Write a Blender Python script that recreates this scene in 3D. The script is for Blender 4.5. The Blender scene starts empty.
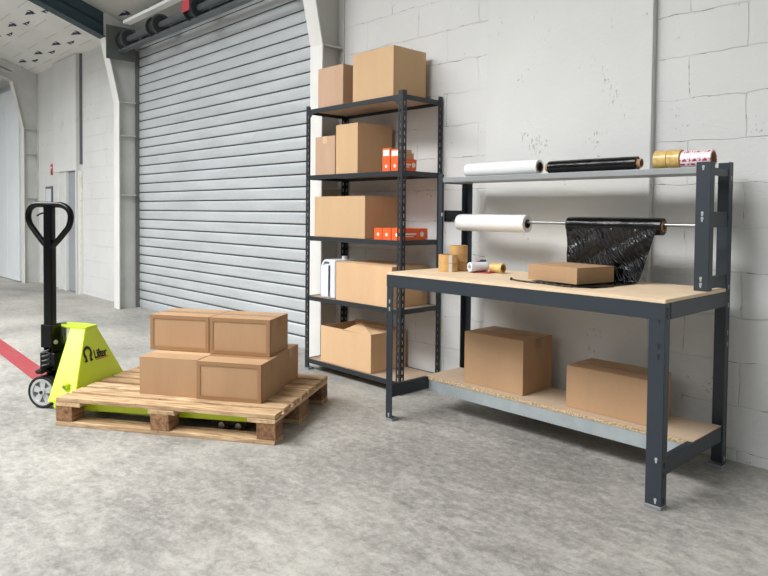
import bpy, bmesh, math, random
from mathutils import Vector, Matrix, noise
random.seed(7)
S = bpy.context.scene
COL = S.collection
PI = math.pi

# ------------------------------------------------------------------ camera
cam = bpy.data.cameras.new('camera'); camo = bpy.data.objects.new('camera', cam); COL.objects.link(camo)
F = Vector((-0.72349943, 0.68957826, -0.03209986)); R = Vector((0.68967568, 0.72405337, 0.009704)); U = R.cross(F)
camo.matrix_world = Matrix(((R.x, U.x, -F.x, 0), (R.y, U.y, -F.y, -3.20347), (R.z, U.z, -F.z, 1.10079), (0, 0, 0, 1)))
cam.sensor_width = 36; cam.sensor_fit = 'HORIZONTAL'; cam.lens = 669.173 / 768 * 36
cam.shift_y = -(288 - 234.575) / 768
cam.clip_start = .05
S.camera = camo
# ------------------------------------------------------------------ light
w = bpy.data.worlds.new('daylight'); S.world = w; w.use_nodes = True
wn = w.node_tree; tcw = wn.nodes.new('ShaderNodeTexCoord'); sxw = wn.nodes.new('ShaderNodeSeparateXYZ'); rpw = wn.nodes.new('ShaderNodeValToRGB')
wn.links.new(tcw.outputs['Generated'], sxw.inputs[0]); wn.links.new(sxw.outputs[2], rpw.inputs[0]); wn.links.new(rpw.outputs[0], wn.nodes['Background'].inputs[0])
rpw.color_ramp.elements[0].position = .0; rpw.color_ramp.elements[0].color = (.22, .23, .235, 1); rpw.color_ramp.elements[1].position = .55; rpw.color_ramp.elements[1].color = (.95, .98, 1, 1)
wn.nodes['Background'].inputs[1].default_value = .62
def area(name, loc, target, sx, sy, power, col=(1, 1, 1)):
    l = bpy.data.lights.new(name, 'AREA'); l.shape = 'RECTANGLE'; l.size = sx; l.size_y = sy; l.energy = power; l.color = col
    o = bpy.data.objects.new(name, l); COL.objects.link(o); o.location = loc
    o.rotation_euler = (Vector(target) - Vector(loc)).to_track_quat('-Z', 'Y').to_euler()
    return o
area('roof_skylight', (-6.2, -4.6, 5.6), (-5.2, -.8, 0), 9.0, 2.2, 1080, (.975, .985, 1))
area('front_fill', (-3.0, -8.5, 4.2), (-2.6, 0, .6), 6, 3.0, 75, (.96, .98, 1))  # added soft fill lamp out of view, not an actual opening
S.view_settings.view_transform = 'Standard'; S.view_settings.look = 'None'
S.view_settings.exposure = 0.22; S.view_settings.gamma = 1; S.view_settings.use_curve_mapping = False

# ------------------------------------------------------------------ materials
def srgb(r, g, b):
    f = lambda c: (c / 255 / 12.92) if c / 255 <= .04045 else ((c / 255 + .055) / 1.055) ** 2.4
    return (f(r), f(g), f(b), 1)
MATS = {}
def base(name, rough=.6, metal=0, color=(.5, .5, .5, 1)):
    m = bpy.data.materials.new(name); m.use_nodes = True; MATS[name] = m
    b = m.node_tree.nodes['Principled BSDF']
    b.inputs['Base Color'].default_value = color; b.inputs['Roughness'].default_value = rough; b.inputs['Metallic'].default_value = metal
    return m, m.node_tree, b
def N(nt, t, **kw):
    n = nt.nodes.new(t)
    for k, v in kw.items():
        if k in n.inputs: n.inputs[k].default_value = v
        else: setattr(n, k, v)
    return n
def coords(nt, kind='Object', scale=(1, 1, 1), loc=(0, 0, 0), rnd=False):
    tc = N(nt, 'ShaderNodeTexCoord'); mp = N(nt, 'ShaderNodeMapping'); mp.inputs['Scale'].default_value = scale; mp.inputs['Location'].default_value = loc
    nt.links.new(tc.outputs[kind], mp.inputs[0])
    if rnd:
        oi = N(nt, 'ShaderNodeObjectInfo'); mu = N(nt, 'ShaderNodeVectorMath', operation='SCALE'); cb = N(nt, 'ShaderNodeCombineXYZ')
        for i in range(3): nt.links.new(oi.outputs['Random'], cb.inputs[i])
        nt.links.new(cb.outputs[0], mu.inputs[0]); mu.inputs['Scale'].default_value = 37
        ad = N(nt, 'ShaderNodeVectorMath', operation='ADD'); nt.links.new(mp.outputs[0], ad.inputs[0]); nt.links.new(mu.outputs[0], ad.inputs[1])
        return ad.outputs[0]
    return mp.outputs[0]
def ramp(nt, fac, stops):
    r = N(nt, 'ShaderNodeValToRGB'); e = r.color_ramp.elements
    while len(e) < len(stops): e.new(.5)
    for i, (p, c) in enumerate(stops): e[i].position = p; e[i].color = c if len(c) == 4 else (*c, 1)
    nt.links.new(fac, r.inputs[0]); return r.outputs[0]
def noi(nt, vec, scale, detail=4, rough=.6, dist=0):
    n = N(nt, 'ShaderNodeTexNoise'); n.inputs['Scale'].default_value = scale; n.inputs['Detail'].default_value = detail
    n.inputs['Roughness'].default_value = rough; n.inputs['Distortion'].default_value = dist; nt.links.new(vec, n.inputs['Vector']); return n.outputs[0]
def mix(nt, a, b, fac, mode='MIX'):
    m = N(nt, 'ShaderNodeMix', data_type='RGBA', blend_type=mode)
    for s, v in ((6, a), (7, b), (0, fac)):
        if isinstance(v, (tuple, float, int)): m.inputs[s].default_value = v
        else: nt.links.new(v, m.inputs[s])
    return m.outputs[2]
def bump(nt, b, h, strength=.3, dist=.01, prev=None):
    n = N(nt, 'ShaderNodeBump'); n.inputs['Strength'].default_value = strength; n.inputs['Distance'].default_value = dist
    nt.links.new(h, n.inputs['Height'])
    if prev: nt.links.new(prev, n.inputs['Normal'])
    nt.links.new(n.outputs[0], b.inputs['Normal']); return n.outputs[0]
def mth(nt, op, a, b=None):
    m = N(nt, 'ShaderNodeMath', operation=op)
    for s, v in ((0, a), (1, b)):
        if v is None: continue
        if isinstance(v, (float, int)): m.inputs[s].default_value = v
        else: nt.links.new(v, m.inputs[s])
    return m.outputs[0]
def plain(name, rgb, rough=.6, metal=0, var=.06, nscale=12, bmp=0):
    m, nt, b = base(name, rough, metal); c = srgb(*rgb); v = coords(nt, rnd=True)
    lo = tuple(x * (1 - var) for x in c[:3]) + (1,); hi = tuple(min(1, x * (1 + var)) for x in c[:3]) + (1,)
    n = noi(nt, v, nscale); nt.links.new(ramp(nt, n, [(.3, lo), (.7, hi)]), b.inputs['Base Color'])
    if bmp: bump(nt, b, noi(nt, v, nscale * 12), bmp, .002)
    return m

# painted block wall
m, nt, b = base('painted_block', .75); v = coords(nt, loc=(.05, 0, 0))
sep = N(nt, 'ShaderNodeSeparateXYZ'); nt.links.new(v, sep.inputs[0])
cb = N(nt, 'ShaderNodeCombineXYZ'); nt.links.new(sep.outputs[0], cb.inputs[0]); nt.links.new(mth(nt, 'ADD', sep.outputs[2], -.05), cb.inputs[1])
nv = N(nt, 'ShaderNodeTexNoise'); nv.inputs['Scale'].default_value = 9; nv.inputs['Detail'].default_value = 5; nt.links.new(v, nv.inputs['Vector'])
sb = N(nt, 'ShaderNodeVectorMath', operation='SUBTRACT'); nt.links.new(nv.outputs[1], sb.inputs[0]); sb.inputs[1].default_value = (.5, .5, .5)
sc = N(nt, 'ShaderNodeVectorMath', operation='SCALE'); nt.links.new(sb.outputs[0], sc.inputs[0]); sc.inputs['Scale'].default_value = .035
ad = N(nt, 'ShaderNodeVectorMath', operation='ADD'); nt.links.new(cb.outputs[0], ad.inputs[0]); nt.links.new(sc.outputs[0], ad.inputs[1])
br = N(nt, 'ShaderNodeTexBrick'); nt.links.new(ad.outputs[0], br.inputs['Vector'])
br.inputs['Scale'].default_value = 1; br.inputs['Brick Width'].default_value = .5; br.inputs['Row Height'].default_value = .2
br.inputs['Mortar Size'].default_value = .0032; br.inputs['Mortar Smooth'].default_value = .8; br.inputs['Bias'].default_value = 0
br.inputs['Color1'].default_value = (1, 1, 1, 1); br.inputs['Color2'].default_value = (.97, .97, .97, 1); br.inputs['Mortar'].default_value = (.93, .93, .93, 1)
big = ramp(nt, noi(nt, v, 1.3, 5), [(.3, srgb(208, 208, 205)), (.7, srgb(219, 219, 217))])
c = mix(nt, big, br.outputs[0], 1.0, 'MULTIPLY')
crack = ramp(nt, mth(nt, 'MULTIPLY', br.outputs[1], ramp(nt, noi(nt, v, 14, 4), [(.53, (0, 0, 0)), (.60, (1, 1, 1))])), [(.45, (1, 1, 1)), (.9, (.5, .5, .49))])
c = mix(nt, c, crack, 1.0, 'MULTIPLY')
pit = noi(nt, v, 60, 3, .5); pits = ramp(nt, mth(nt, 'MULTIPLY', pit, noi(nt, v, 5, 3)), [(.39, (1, 1, 1)), (.44, (.6, .6, .6))])
c = mix(nt, c, pits, 1.0, 'MULTIPLY')
nt.links.new(c, b.inputs['Base Color'])
h = mth(nt, 'SUBTRACT', mth(nt, 'MULTIPLY', noi(nt, v, 28, 7, .75), .75), mth(nt, 'MULTIPLY', br.outputs[1], ramp(nt, noi(nt, v, 3.5, 3), [(.35, (.15,) * 3), (.65, (.75,) * 3)])))
bump(nt, b, h, .8, .008)
# smooth plastered panel
m, nt, b = base('painted_plaster', .7); v = coords(nt)
c = ramp(nt, noi(nt, v, 1.6, 5), [(.3, srgb(208, 208, 205)), (.7, srgb(216, 216, 213))])
pit = mth(nt, 'MULTIPLY', noi(nt, coords(nt, scale=(1.4, 1, .8)), 48, 4, .6), noi(nt, v, 5, 3))
c = mix(nt, c, ramp(nt, pit, [(.37, (1, 1, 1)), (.42, (.62, .62, .61))]), 1.0, 'MULTIPLY')
nt.links.new(c, b.inputs['Base Color']); bump(nt, b, noi(nt, v, 30, 6, .75), .4, .005)
# concrete floor
m, nt, b = base('concrete_floor', .55); v = coords(nt); v2 = coords(nt, scale=(1, 2.2, 1)); 
f1 = noi(nt, v, .8, 5, .6, .3); f2 = noi(nt, v2, 7, 10, .8, .5); f3 = noi(nt, v, 26, 10, .85)
s = mth(nt, 'ADD', mth(nt, 'MULTIPLY', f1, .34), mth(nt, 'ADD', mth(nt, 'MULTIPLY', f2, .28), mth(nt, 'MULTIPLY', f3, .38)))
c = ramp(nt, s, [(.39, srgb(108, 107, 102)), (.46, srgb(138, 136, 130)), (.505, srgb(157, 154, 147)), (.56, srgb(175, 172, 163)), (.64, srgb(192, 189, 180))])
fl = ramp(nt, noi(nt, v, 11, 8, .8, .6), [(.585, (1, 1, 1)), (.61, (.90, .90, .89)), (.67, (.80, .80, .79))])
c = mix(nt, c, fl, 1.0, 'MULTIPLY')
fl2 = ramp(nt, noi(nt, coords(nt, loc=(5, 3, 0), scale=(1, 1.8, 1)), 3.4, 10, .82, .5), [(.54, (1, 1, 1)), (.60, (.89, .89, .88)), (.7, (.80, .80, .79))])
c = mix(nt, c, fl2, 1.0, 'MULTIPLY')
vk = N(nt, 'ShaderNodeTexVoronoi', feature='DISTANCE_TO_EDGE'); vk.inputs['Scale'].default_value = .9
vd = N(nt, 'ShaderNodeVectorMath', operation='ADD'); nk = N(nt, 'ShaderNodeTexNoise'); nk.inputs['Scale'].default_value = 3; nk.inputs['Detail'].default_value = 6; nt.links.new(v, nk.inputs['Vector'])
nt.links.new(v, vd.inputs[0]); nt.links.new(nk.outputs[1], vd.inputs[1]); nt.links.new(vd.outputs[0], vk.inputs['Vector'])
ckm = mth(nt, 'MULTIPLY', ramp(nt, vk.outputs['Distance'], [(.0, (1, 1, 1)), (.005, (0, 0, 0))]), ramp(nt, noi(nt, v, 2.2, 3), [(.50, (0, 0, 0)), (.56, (1, 1, 1))]))
c = mix(nt, c, srgb(120, 118, 113), mth(nt, 'MULTIPLY', ckm, .65))
nt.links.new(c, b.inputs['Base Color'])
nt.links.new(ramp(nt, f2, [(.35, (.42,) * 3), (.65, (.68,) * 3)]), b.inputs['Roughness'])
bump(nt, b, s, .25, .006)
# cardboard
def cardboard(name, rgb, top=None):
    m, nt, b = base(name, .82); v = coords(nt, scale=(1, 1, .15), rnd=True); c = srgb(*rgb)
    n = mth(nt, 'ADD', mth(nt, 'MULTIPLY', noi(nt, v, 5, 3), .7), mth(nt, 'MULTIPLY', noi(nt, coords(nt, scale=(3, 3, .3), rnd=True), 60, 3), .3))
    lo = tuple(x * .93 for x in c[:3]) + (1,); hi = tuple(x * 1.06 for x in c[:3]) + (1,)
    nt.links.new(ramp(nt, n, [(.35, lo), (.65, hi)]), b.inputs['Base Color'])
    bump(nt, b, noi(nt, v, 8, 3), .08, .004)
cardboard('cardboard', (200, 166, 127)); cardboard('cardboard_pink', (188, 155, 129)); cardboard('cardboard_brown', (176, 141, 106)); cardboard('cardboard_pale', (218, 180, 138))
m, nt, b = base('packing_tape', .3); b.inputs['Base Color'].default_value = srgb(154, 118, 82)
m, nt, b = base('clear_tape', .25); b.inputs['Base Color'].default_value = srgb(214, 182, 142)
# pallet wood
def wood(name, a, bb, ax):
    m, nt, b = base(name, .8); sc = [9, 9, 9]; sc[ax] = .9
    v = coords(nt, scale=tuple(sc), rnd=True); n = noi(nt, v, 4, 6, .65, 1.2)
    c = ramp(nt, n, [(.3, srgb(*a)), (.5, tuple((x + y) / 2 for x, y in zip(srgb(*a), srgb(*bb)))), (.68, srgb(*bb))])
    oi = N(nt, 'ShaderNodeObjectInfo'); t = ramp(nt, oi.outputs['Random'], [(0, (.68, .62, .55)), (.5, (.93, .90, .85)), (1, (1, 1, 1))])
    c = mix(nt, c, t, 1.0, 'MULTIPLY')
    kn = ramp(nt, noi(nt, coords(nt, scale=(3, 3, 3), rnd=True), 5, 2), [(.70, (1, 1, 1)), (.78, (.45, .33, .22))])
    c = mix(nt, c, kn, 1.0, 'MULTIPLY')
    nt.links.new(c, b.inputs['Base Color']); bump(nt, b, n, .3, .003)
wood('pallet_board', (136, 98, 64), (226, 198, 158), 0)
wood('pallet_board_cross', (176, 140, 104), (222, 194, 154), 1)
wood('pallet_block', (92, 64, 46), (176, 134, 96), 1)
# benches
plain('dark_steel', (45, 53, 60), .45, .15, .05, 6)
plain('rack_steel', (42, 47, 51), .45, .15, .05, 6)
plain('grey_steel', (150, 153, 154), .45, .3, .04, 6)
plain('galvanised', (176, 184, 186), .42, .45, .10, 14)
m, nt, b = base('mdf', .7); v = coords(nt); nt.links.new(ramp(nt, noi(nt, v, 9, 5), [(.3, srgb(216, 190, 158)), (.7, srgb(228, 204, 172))]), b.inputs['Base Color'])
m, nt, b = base('chipboard', .8); v = coords(nt); vo = N(nt, 'ShaderNodeTexVoronoi'); vo.inputs['Scale'].default_value = 160; nt.links.new(v, vo.inputs['Vector'])
c = mix(nt, ramp(nt, vo.outputs['Distance'], [(.1, srgb(232, 212, 176)), (.6, srgb(158, 126, 88))]), ramp(nt, noi(nt, v, 90, 4), [(.4, srgb(140, 108, 74)), (.6, srgb(226, 205, 168))]), .5)
nt.links.new(c, b.inputs['Base Color'])
plain('chipboard_top', (184, 162, 138), .75, 0, .05, 40)
plain('shelf_board', (178, 156, 132), .75, 0, .06, 14)
plain('foot_plastic', (132, 134, 142), .6)
plain('slot_light', (160, 163, 164), .5)
plain('slot_dark', (18, 20, 22), .7)
# door + structural steel
m, nt, b = base('shutter_steel', .42, .3); v = coords(nt, scale=(.25, 1, 1)); v3 = coords(nt)
c = mix(nt, ramp(nt, noi(nt, v, 7, 5, .6), [(.3, srgb(196, 201, 203)), (.7, srgb(214, 218, 220))]), ramp(nt, noi(nt, v3, 60, 4), [(.3, (.94,) * 3), (.7, (1,) * 3)]), 1.0, 'MULTIPLY')
nt.links.new(c, b.inputs['Base Color'])
plain('shutter_seam', (92, 97, 101), .6, .2)
plain('frame_paint', (222, 221, 216), .5, 0, .04, 5)
plain('frame_grey', (192, 192, 188), .55, .1, .08, 4)
plain('rafter_paint', (44, 62, 70), .45, .1)
plain('roller_grey', (104, 110, 112), .45, .5, .12, 8)
plain('dark_metal', (40, 42, 42), .5, .5); plain('drum_dark', (62, 66, 66), .5, .3); plain('plate_green', (96, 102, 96), .5, .3)
plain('bright_trim', (240, 241, 240), .35, 0, .01)
plain('door_white', (230, 234, 236), .55, 0, .03, 1.5)
plain('door_shade_grey', (150, 155, 160), .6, 0, .05, 2)
plain('door_light', (206, 207, 204), .6, 0, .05, 2)
m, nt, b = base('insulation', .55); v = coords(nt)
nt.links.new(ramp(nt, noi(nt, v, 1.4, 4), [(.3, srgb(220, 220, 215)), (.7, srgb(234, 234, 229))]), b.inputs['Base Color'])
m, nt, b = base('ribbed_insulation', .5); v = coords(nt); wv = N(nt, 'ShaderNodeTexWave'); wv.wave_type = 'BANDS'; wv.bands_direction = 'X'; wv.inputs['Scale'].default_value = 14; nt.links.new(v, wv.inputs['Vector'])
nt.links.new(ramp(nt, wv.outputs[1], [(.2, srgb(170, 170, 163)), (.8, srgb(214, 214, 206))]), b.inputs['Base Color']); bump(nt, b, wv.outputs[1], .6, .01)
plain('ink', (42, 44, 74), .6)
m, nt, b = base('floor_red', .5); v = coords(nt)
nt.links.new(mix(nt, srgb(160, 56, 62), srgb(150, 98, 94), ramp(nt, noi(nt, v, 18, 6, .7), [(.5, (0, 0, 0)), (.75, (1, 1, 1))])), b.inputs['Base Color'])
# truck
plain('lime_paint', (199, 226, 30), .32, 0, .02, 3)
plain('black_paint', (6, 6, 7), .25, 0, .1); MATS['black_paint'].node_tree.nodes['Principled BSDF'].inputs['Specular IOR Level'].default_value = .25
plain('black_rubber', (24, 25, 26), .7)
plain('rim_metal', (196, 198, 198), .35, .3)
plain('rim_inner', (110, 112, 112), .6, .1)
plain('chrome', (150, 152, 153), .28, .9)
plain('roller_brown', (92, 52, 36), .5)
plain('logo_black', (14, 16, 14), .6); plain('logo_orange', (190, 110, 20), .6)
# goods
m, nt, b = base('white_film', .22); b.inputs['Base Color'].default_value = srgb(232, 232, 230); b.inputs['Subsurface Weight'].default_value = .15; b.inputs['Subsurface Radius'].default_value = (.02, .02, .02)
v = coords(nt, scale=(6, 1, 1)); bump(nt, b, noi(nt, v, 8, 3), .08, .003)
m, nt, b = base('black_film', .16); b.inputs['Specular IOR Level'].default_value = .3; b.inputs['Base Color'].default_value = srgb(7, 7, 8); v = coords(nt, scale=(1.2, 6, 6)); bump(nt, b, noi(nt, v, 9, 4, .6, .5), .3, .006)
m, nt, b = base('black_sheet', .10); b.inputs['Specular IOR Level'].default_value = .55; b.inputs['Base Color'].default_value = srgb(6, 6, 7)
v = coords(nt, scale=(3.2, 1, 1)); mpz = nt.nodes.new('ShaderNodeMapping'); mpz.vector_type = 'TEXTURE'; mpz.inputs['Rotation'].default_value = (0, -.55, 0); mpz.inputs['Scale'].default_value = (.25, 1, 2.2)
tcz = nt.nodes.new('ShaderNodeTexCoord'); nt.links.new(tcz.outputs['Object'], mpz.inputs[0]); n1 = noi(nt, mpz.outputs[0], 7, 3, .6, .8); n1 = ramp(nt, n1, [(.40, (0, 0, 0)), (.5, (.8, .8, .8)), (.56, (.1, .1, .1)), (.66, (1, 1, 1))]); bump(nt, b, n1, .55, .008)
plain('core_card', (176, 136, 98), .8); plain('core_dark', (70, 48, 38), .8)
m, nt, b = base('tan_tape', .3); v = coords(nt); nt.links.new(ramp(nt, noi(nt, v, 30, 2), [(.3, srgb(196, 152, 92)), (.7, srgb(214, 172, 112))]), b.inputs['Base Color'])
m, nt, b = base('gold_tape', .2); v = coords(nt); nt.links.new(ramp(nt, noi(nt, v, 25, 2), [(.3, srgb(196, 158, 88)), (.7, srgb(228, 198, 130))]), b.inputs['Base Color'])
m, nt, b = base('printed_tape', .3); v = coords(nt, scale=(30, 1, 16))
t1 = ramp(nt, noi(nt, v, 2.0, 2, .5), [(.5, srgb(236, 224, 226)), (.54, srgb(176, 44, 74))])
ck = ramp(nt, noi(nt, coords(nt, scale=(1, 1, 45)), 1.6, 1, .3), [(.5, (0, 0, 0)), (.52, (1, 1, 1))])
nt.links.new(mix(nt, srgb(238, 226, 229), t1, ck), b.inputs['Base Color'])
plain('white_plastic', (226, 231, 236), .4, 0, .01); plain('white_paper', (235, 233, 228), .7, 0, .02); plain('red_plastic', (166, 36, 44), .4)
plain('orange_card', (236, 96, 32), .6, 0, .03); plain('orange_side', (226, 84, 26), .6, 0, .03)
plain('sign_red', (190, 70, 80), .6); plain('sign_dark', (70, 74, 78), .6); plain('frame_dark', (96, 98, 98), .5)
plain('paper_blue', (206, 212, 216), .7, 0, .06, 60)

# ------------------------------------------------------------------ mesh helpers
def finish(name, bm, mat, parent=None, bevel=0, smooth=False, mats=None):
    bmesh.ops.recalc_face_normals(bm, faces=bm.faces[:])
    me = bpy.data.meshes.new(name); bm.to_mesh(me); bm.free()
    for q in (mats or [mat]): me.materials.append(MATS[q])
    o = bpy.data.objects.new(name, me); COL.objects.link(o)
    if parent: o.parent = parent
    if smooth:
        for p in me.polygons: p.use_smooth = True
        me.set_sharp_from_angle(angle=math.radians(38))
    if bevel:
        bv = o.modifiers.new('bevel', 'BEVEL'); bv.width = bevel; bv.segments = 2; bv.limit_method = 'ANGLE'; bv.angle_limit = math.radians(40)
    return o
def bx(bm, x0, x1, y0, y1, z0, z1, mi=0):
    vs = [bm.verts.new(p) for p in ((x0, y0, z0), (x1, y0, z0), (x1, y1, z0), (x0, y1, z0), (x0, y0, z1), (x1, y0, z1), (x1, y1, z1), (x0, y1, z1))]
    for f in ((0, 3, 2, 1), (4, 5, 6, 7), (0, 1, 5, 4), (1, 2, 6, 5), (2, 3, 7, 6), (3, 0, 4, 7)):
        bm.faces.new([vs[i] for i in f]).material_index = mi
def box(name, x0, x1, y0, y1, z0, z1, mat, parent=None, bevel=0):
    bm = bmesh.new(); bx(bm, x0, x1, y0, y1, z0, z1); return finish(name, bm, mat, parent, bevel)
def prism(bm, pts, d, mi=0):
    """pts: list of 3D points (planar polygon), d: extrusion vector"""
    d = Vector(d); a = [bm.verts.new(Vector(p)) for p in pts]; b_ = [bm.verts.new(Vector(p) + d) for p in pts]; n = len(a)
    bm.faces.new(a).material_index = mi; bm.faces.new(b_[::-1]).material_index = mi
    for i in range(n): bm.faces.new((a[i], b_[i], b_[(i + 1) % n], a[(i + 1) % n])).material_index = mi
def frame_of(t):
    t = t.normalized(); u = t.cross(Vector((0, 0, 1)))
    if u.length < .05: u = t.cross(Vector((1, 0, 0)))
    u.normalize(); return u, u.cross(t).normalized()
def cyl(bm, p0, p1, r, n=24, r1=None, inner=0, mi=0):
    p0 = Vector(p0); p1 = Vector(p1); u, v_ = frame_of(p1 - p0); r1 = r if r1 is None else r1
    def ring(p, rr): return [bm.verts.new(p + (u * math.cos(2 * PI * i / n) + v_ * math.sin(2 * PI * i / n)) * rr) for i in range(n)]
    a = ring(p0, r); b_ = ring(p1, r1)
    for i in range(n): bm.faces.new((a[i], a[(i + 1) % n], b_[(i + 1) % n], b_[i])).material_index = mi
    if inner:
        c_ = ring(p0, inner); d_ = ring(p1, inner)
        for i in range(n):
            j = (i + 1) % n
            for q in ((a[i], c_[i], c_[j], a[j]), (b_[i], b_[j], d_[j], d_[i]), (c_[i], d_[i], d_[j], c_[j])): bm.faces.new(q).material_index = mi
    else:
        bm.faces.new(a[::-1]).material_index = mi; bm.faces.new(b_).material_index = mi
def tube(bm, pts, r, n=12, closed=False):
    pts = [Vector(p) for p in pts]; m_ = len(pts); rings = []; pu = None
    for i, p in enumerate(pts):
        t = (pts[(i + 1) % m_] - pts[i - 1]) if closed else (pts[min(i + 1, m_ - 1)] - pts[max(i - 1, 0)])
        t.normalize()
        if pu is None: u, v_ = frame_of(t)
        else:
            u = (pu - t * pu.dot(t)).normalized(); v_ = u.cross(t)
        pu = u; rr = r[i] if isinstance(r, (list, tuple)) else r
        rings.append([bm.verts.new(p + (u * math.cos(2 * PI * k / n) + v_ * math.sin(2 * PI * k / n)) * rr) for k in range(n)])
    for i in range(m_ if closed else m_ - 1):
        a, b_ = rings[i], rings[(i + 1) % m_]
        for k in range(n): bm.faces.new((a[k], a[(k + 1) % n], b_[(k + 1) % n], b_[k]))
    if not closed: bm.faces.new(rings[0][::-1]); bm.faces.new(rings[-1])
def bezier(pts, n=8):
    """Catmull-Rom through pts"""
    P = [Vector(p) for p in pts]; out = []
    for i in range(len(P) - 1):
        a, b_, c_, d_ = P[max(i - 1, 0)], P[i], P[i + 1], P[min(i + 2, len(P) - 1)]
        for k in range(n):
            t = k / n; out.append(.5 * ((2 * b_) + (c_ - a) * t + (2 * a - 5 * b_ + 4 * c_ - d_) * t * t + (3 * b_ - a - 3 * c_ + d_) * t ** 3))
    out.append(P[-1]); return out
def empty(name, loc=(0, 0, 0), rz=0):
    o = bpy.data.objects.new(name, None); COL.objects.link(o); o.location = loc; o.rotation_euler.z = rz; o.empty_display_size = .1; return o
def tag(o, label, cat, group=None):
    o['label'] = label; o['category'] = cat
    if group: o['group'] = group
    return o
def st(o): o['kind'] = 'structure'; return o
def copy_tree(o, parent=None):
    c_ = o.copy(); COL.objects.link(c_)
    if parent: c_.parent = parent
    for ch in list(o.children): copy_tree(ch, c_)
    return c_

# ================================================================== SETTING
bm = bmesh.new(); bx(bm, -17, 4, -10, .4, -.12, 0); st(finish('floor', bm, 'concrete_floor'))
bm = bmesh.new(); bx(bm, -3.87, 4, 0, .3, 0, 4.2); bx(bm, -17, -7.48, 0, .3, 0, 3.14); bx(bm, -7.48, -4.0, 0.10, .3, 2.75, 3.14)
st(finish('wall_back', bm, 'painted_block'))
st(box('trim_1', -2.455, -1.462, -.04, .0, 0, 4.1, 'painted_plaster', bevel=.004))           # smooth plastered band
# panel over doorway, with lower smooth wall
st(box('trim_2', -10.05, -9.17, -.06, 0, 1.625, 3.14, 'painted_plaster', bevel=.003))
# personnel doorway
d = st(empty('door_2', (-9.5, 0, 0)))
def loc_box(name, x0, x1, y0, y1, z0, z1, mat, par, bevel=0):
    ox, oy, oz = par.location; return box(name, x0 - ox, x1 - ox, y0 - oy, y1 - oy, z0 - oz, z1 - oz, mat, par, bevel)
loc_box('door_leaf', -9.56, -9.19, -.025, -.004, .01, 1.62, 'door_shade_grey', d)  # leaf lies on the wall; its grey also paints in the recess shade
loc_box('side_panel', -9.84, -9.58, -.04, -.004, .0, 1.62, 'door_light', d)
bm = bmesh.new()
for x in (-9.86, -9.585, -9.19): bx(bm, x - .015 + 9.5, x + .015 + 9.5, -.06, -.003, 0, 1.625)
finish('door_frame', bm, 'frame_paint', d)
# door track right of the doorway; dark strip above paints the panel's shaded side
bm = bmesh.new(); bx(bm, -9.125, -9.10, -.03, 0, 1.70, 3.14); st(finish('trim_3', bm, 'frame_dark'))
bm = bmesh.new(); bx(bm, -9.14, -9.10, -.045, 0, 0, 1.62)
for k in range(16): bx(bm, -9.10, -9.085, -.03, 0, .06 + k * .098, .13 + k * .098)
st(finish('trim_4', bm, 'frame_paint'))
# far white sliding door
bm = bmesh.new()
for k in range(5): bx(bm, -11.75 - k * .62, -11.14 - k * .62, -.22, -.17, .01, 2.95)
st(finish('door_3', bm, 'door_white', bevel=.006))
# steel portal frames
def portal(n, wx, rafter, back=0):
    yi, kz, ty, tz = -.2, 2.30, -.35, 2.99
    e = st(empty('trim_%d' % n, (wx, 0, 0)))
    bm = bmesh.new()                                                # web, tapering out into the haunch
    prism(bm, [(-.006, back, 0), (-.006, yi, 0), (-.006, yi, kz), (-.006, ty, tz), (-.006, ty, 3.14 - ty * .36), (-.006, back, 3.14)], (.012, 0, 0)); finish('column_web', bm, 'frame_grey', e)
    bm = bmesh.new(); t = .012
    prism(bm, [(-.07, yi - t, 0), (-.07, yi, 0), (-.07, yi, kz), (-.07, ty, tz), (-.07, ty - t, tz), (-.07, yi - t, kz)], (.14, 0, 0)); finish('inner_flange', bm, 'frame_paint', e, .002)
    bm = bmesh.new(); bx(bm, -.07, .07 if not back else .012, back - .012, back, 0, 3.14); finish('outer_flange', bm, 'frame_grey', e)
    bm = bmesh.new()
    for z in (1.27, 1.93, kz): bx(bm, -.065, .065, yi, -.012, z, z + .012)
    finish('stiffener', bm, 'frame_grey', e)
    bm = bmesh.new(); L = 4.0
    zb = tz; z2 = tz + .36 * L; sl = .36
    def seg(x0, x1, ya, yb, za, zc): prism(bm, [(x0, ya, za), (x0, yb, za + sl * (ya - yb)), (x0, yb, zc + sl * (ya - yb)), (x0, ya, zc)], (x1 - x0, 0, 0))
    seg(-.006, .006, ty, ty - L, tz, tz + .27); seg(-.07, .07, ty, ty - L, tz - .012, tz); seg(-.07, .006, ty, ty - L, tz + .135, tz + .147)
    finish('rafter', bm, rafter, e)
    return e
portal(5, -10.98, 'frame_grey'); portal(6, -7.47, 'rafter_paint', .08); portal(7, -3.865, 'rafter_paint')
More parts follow.
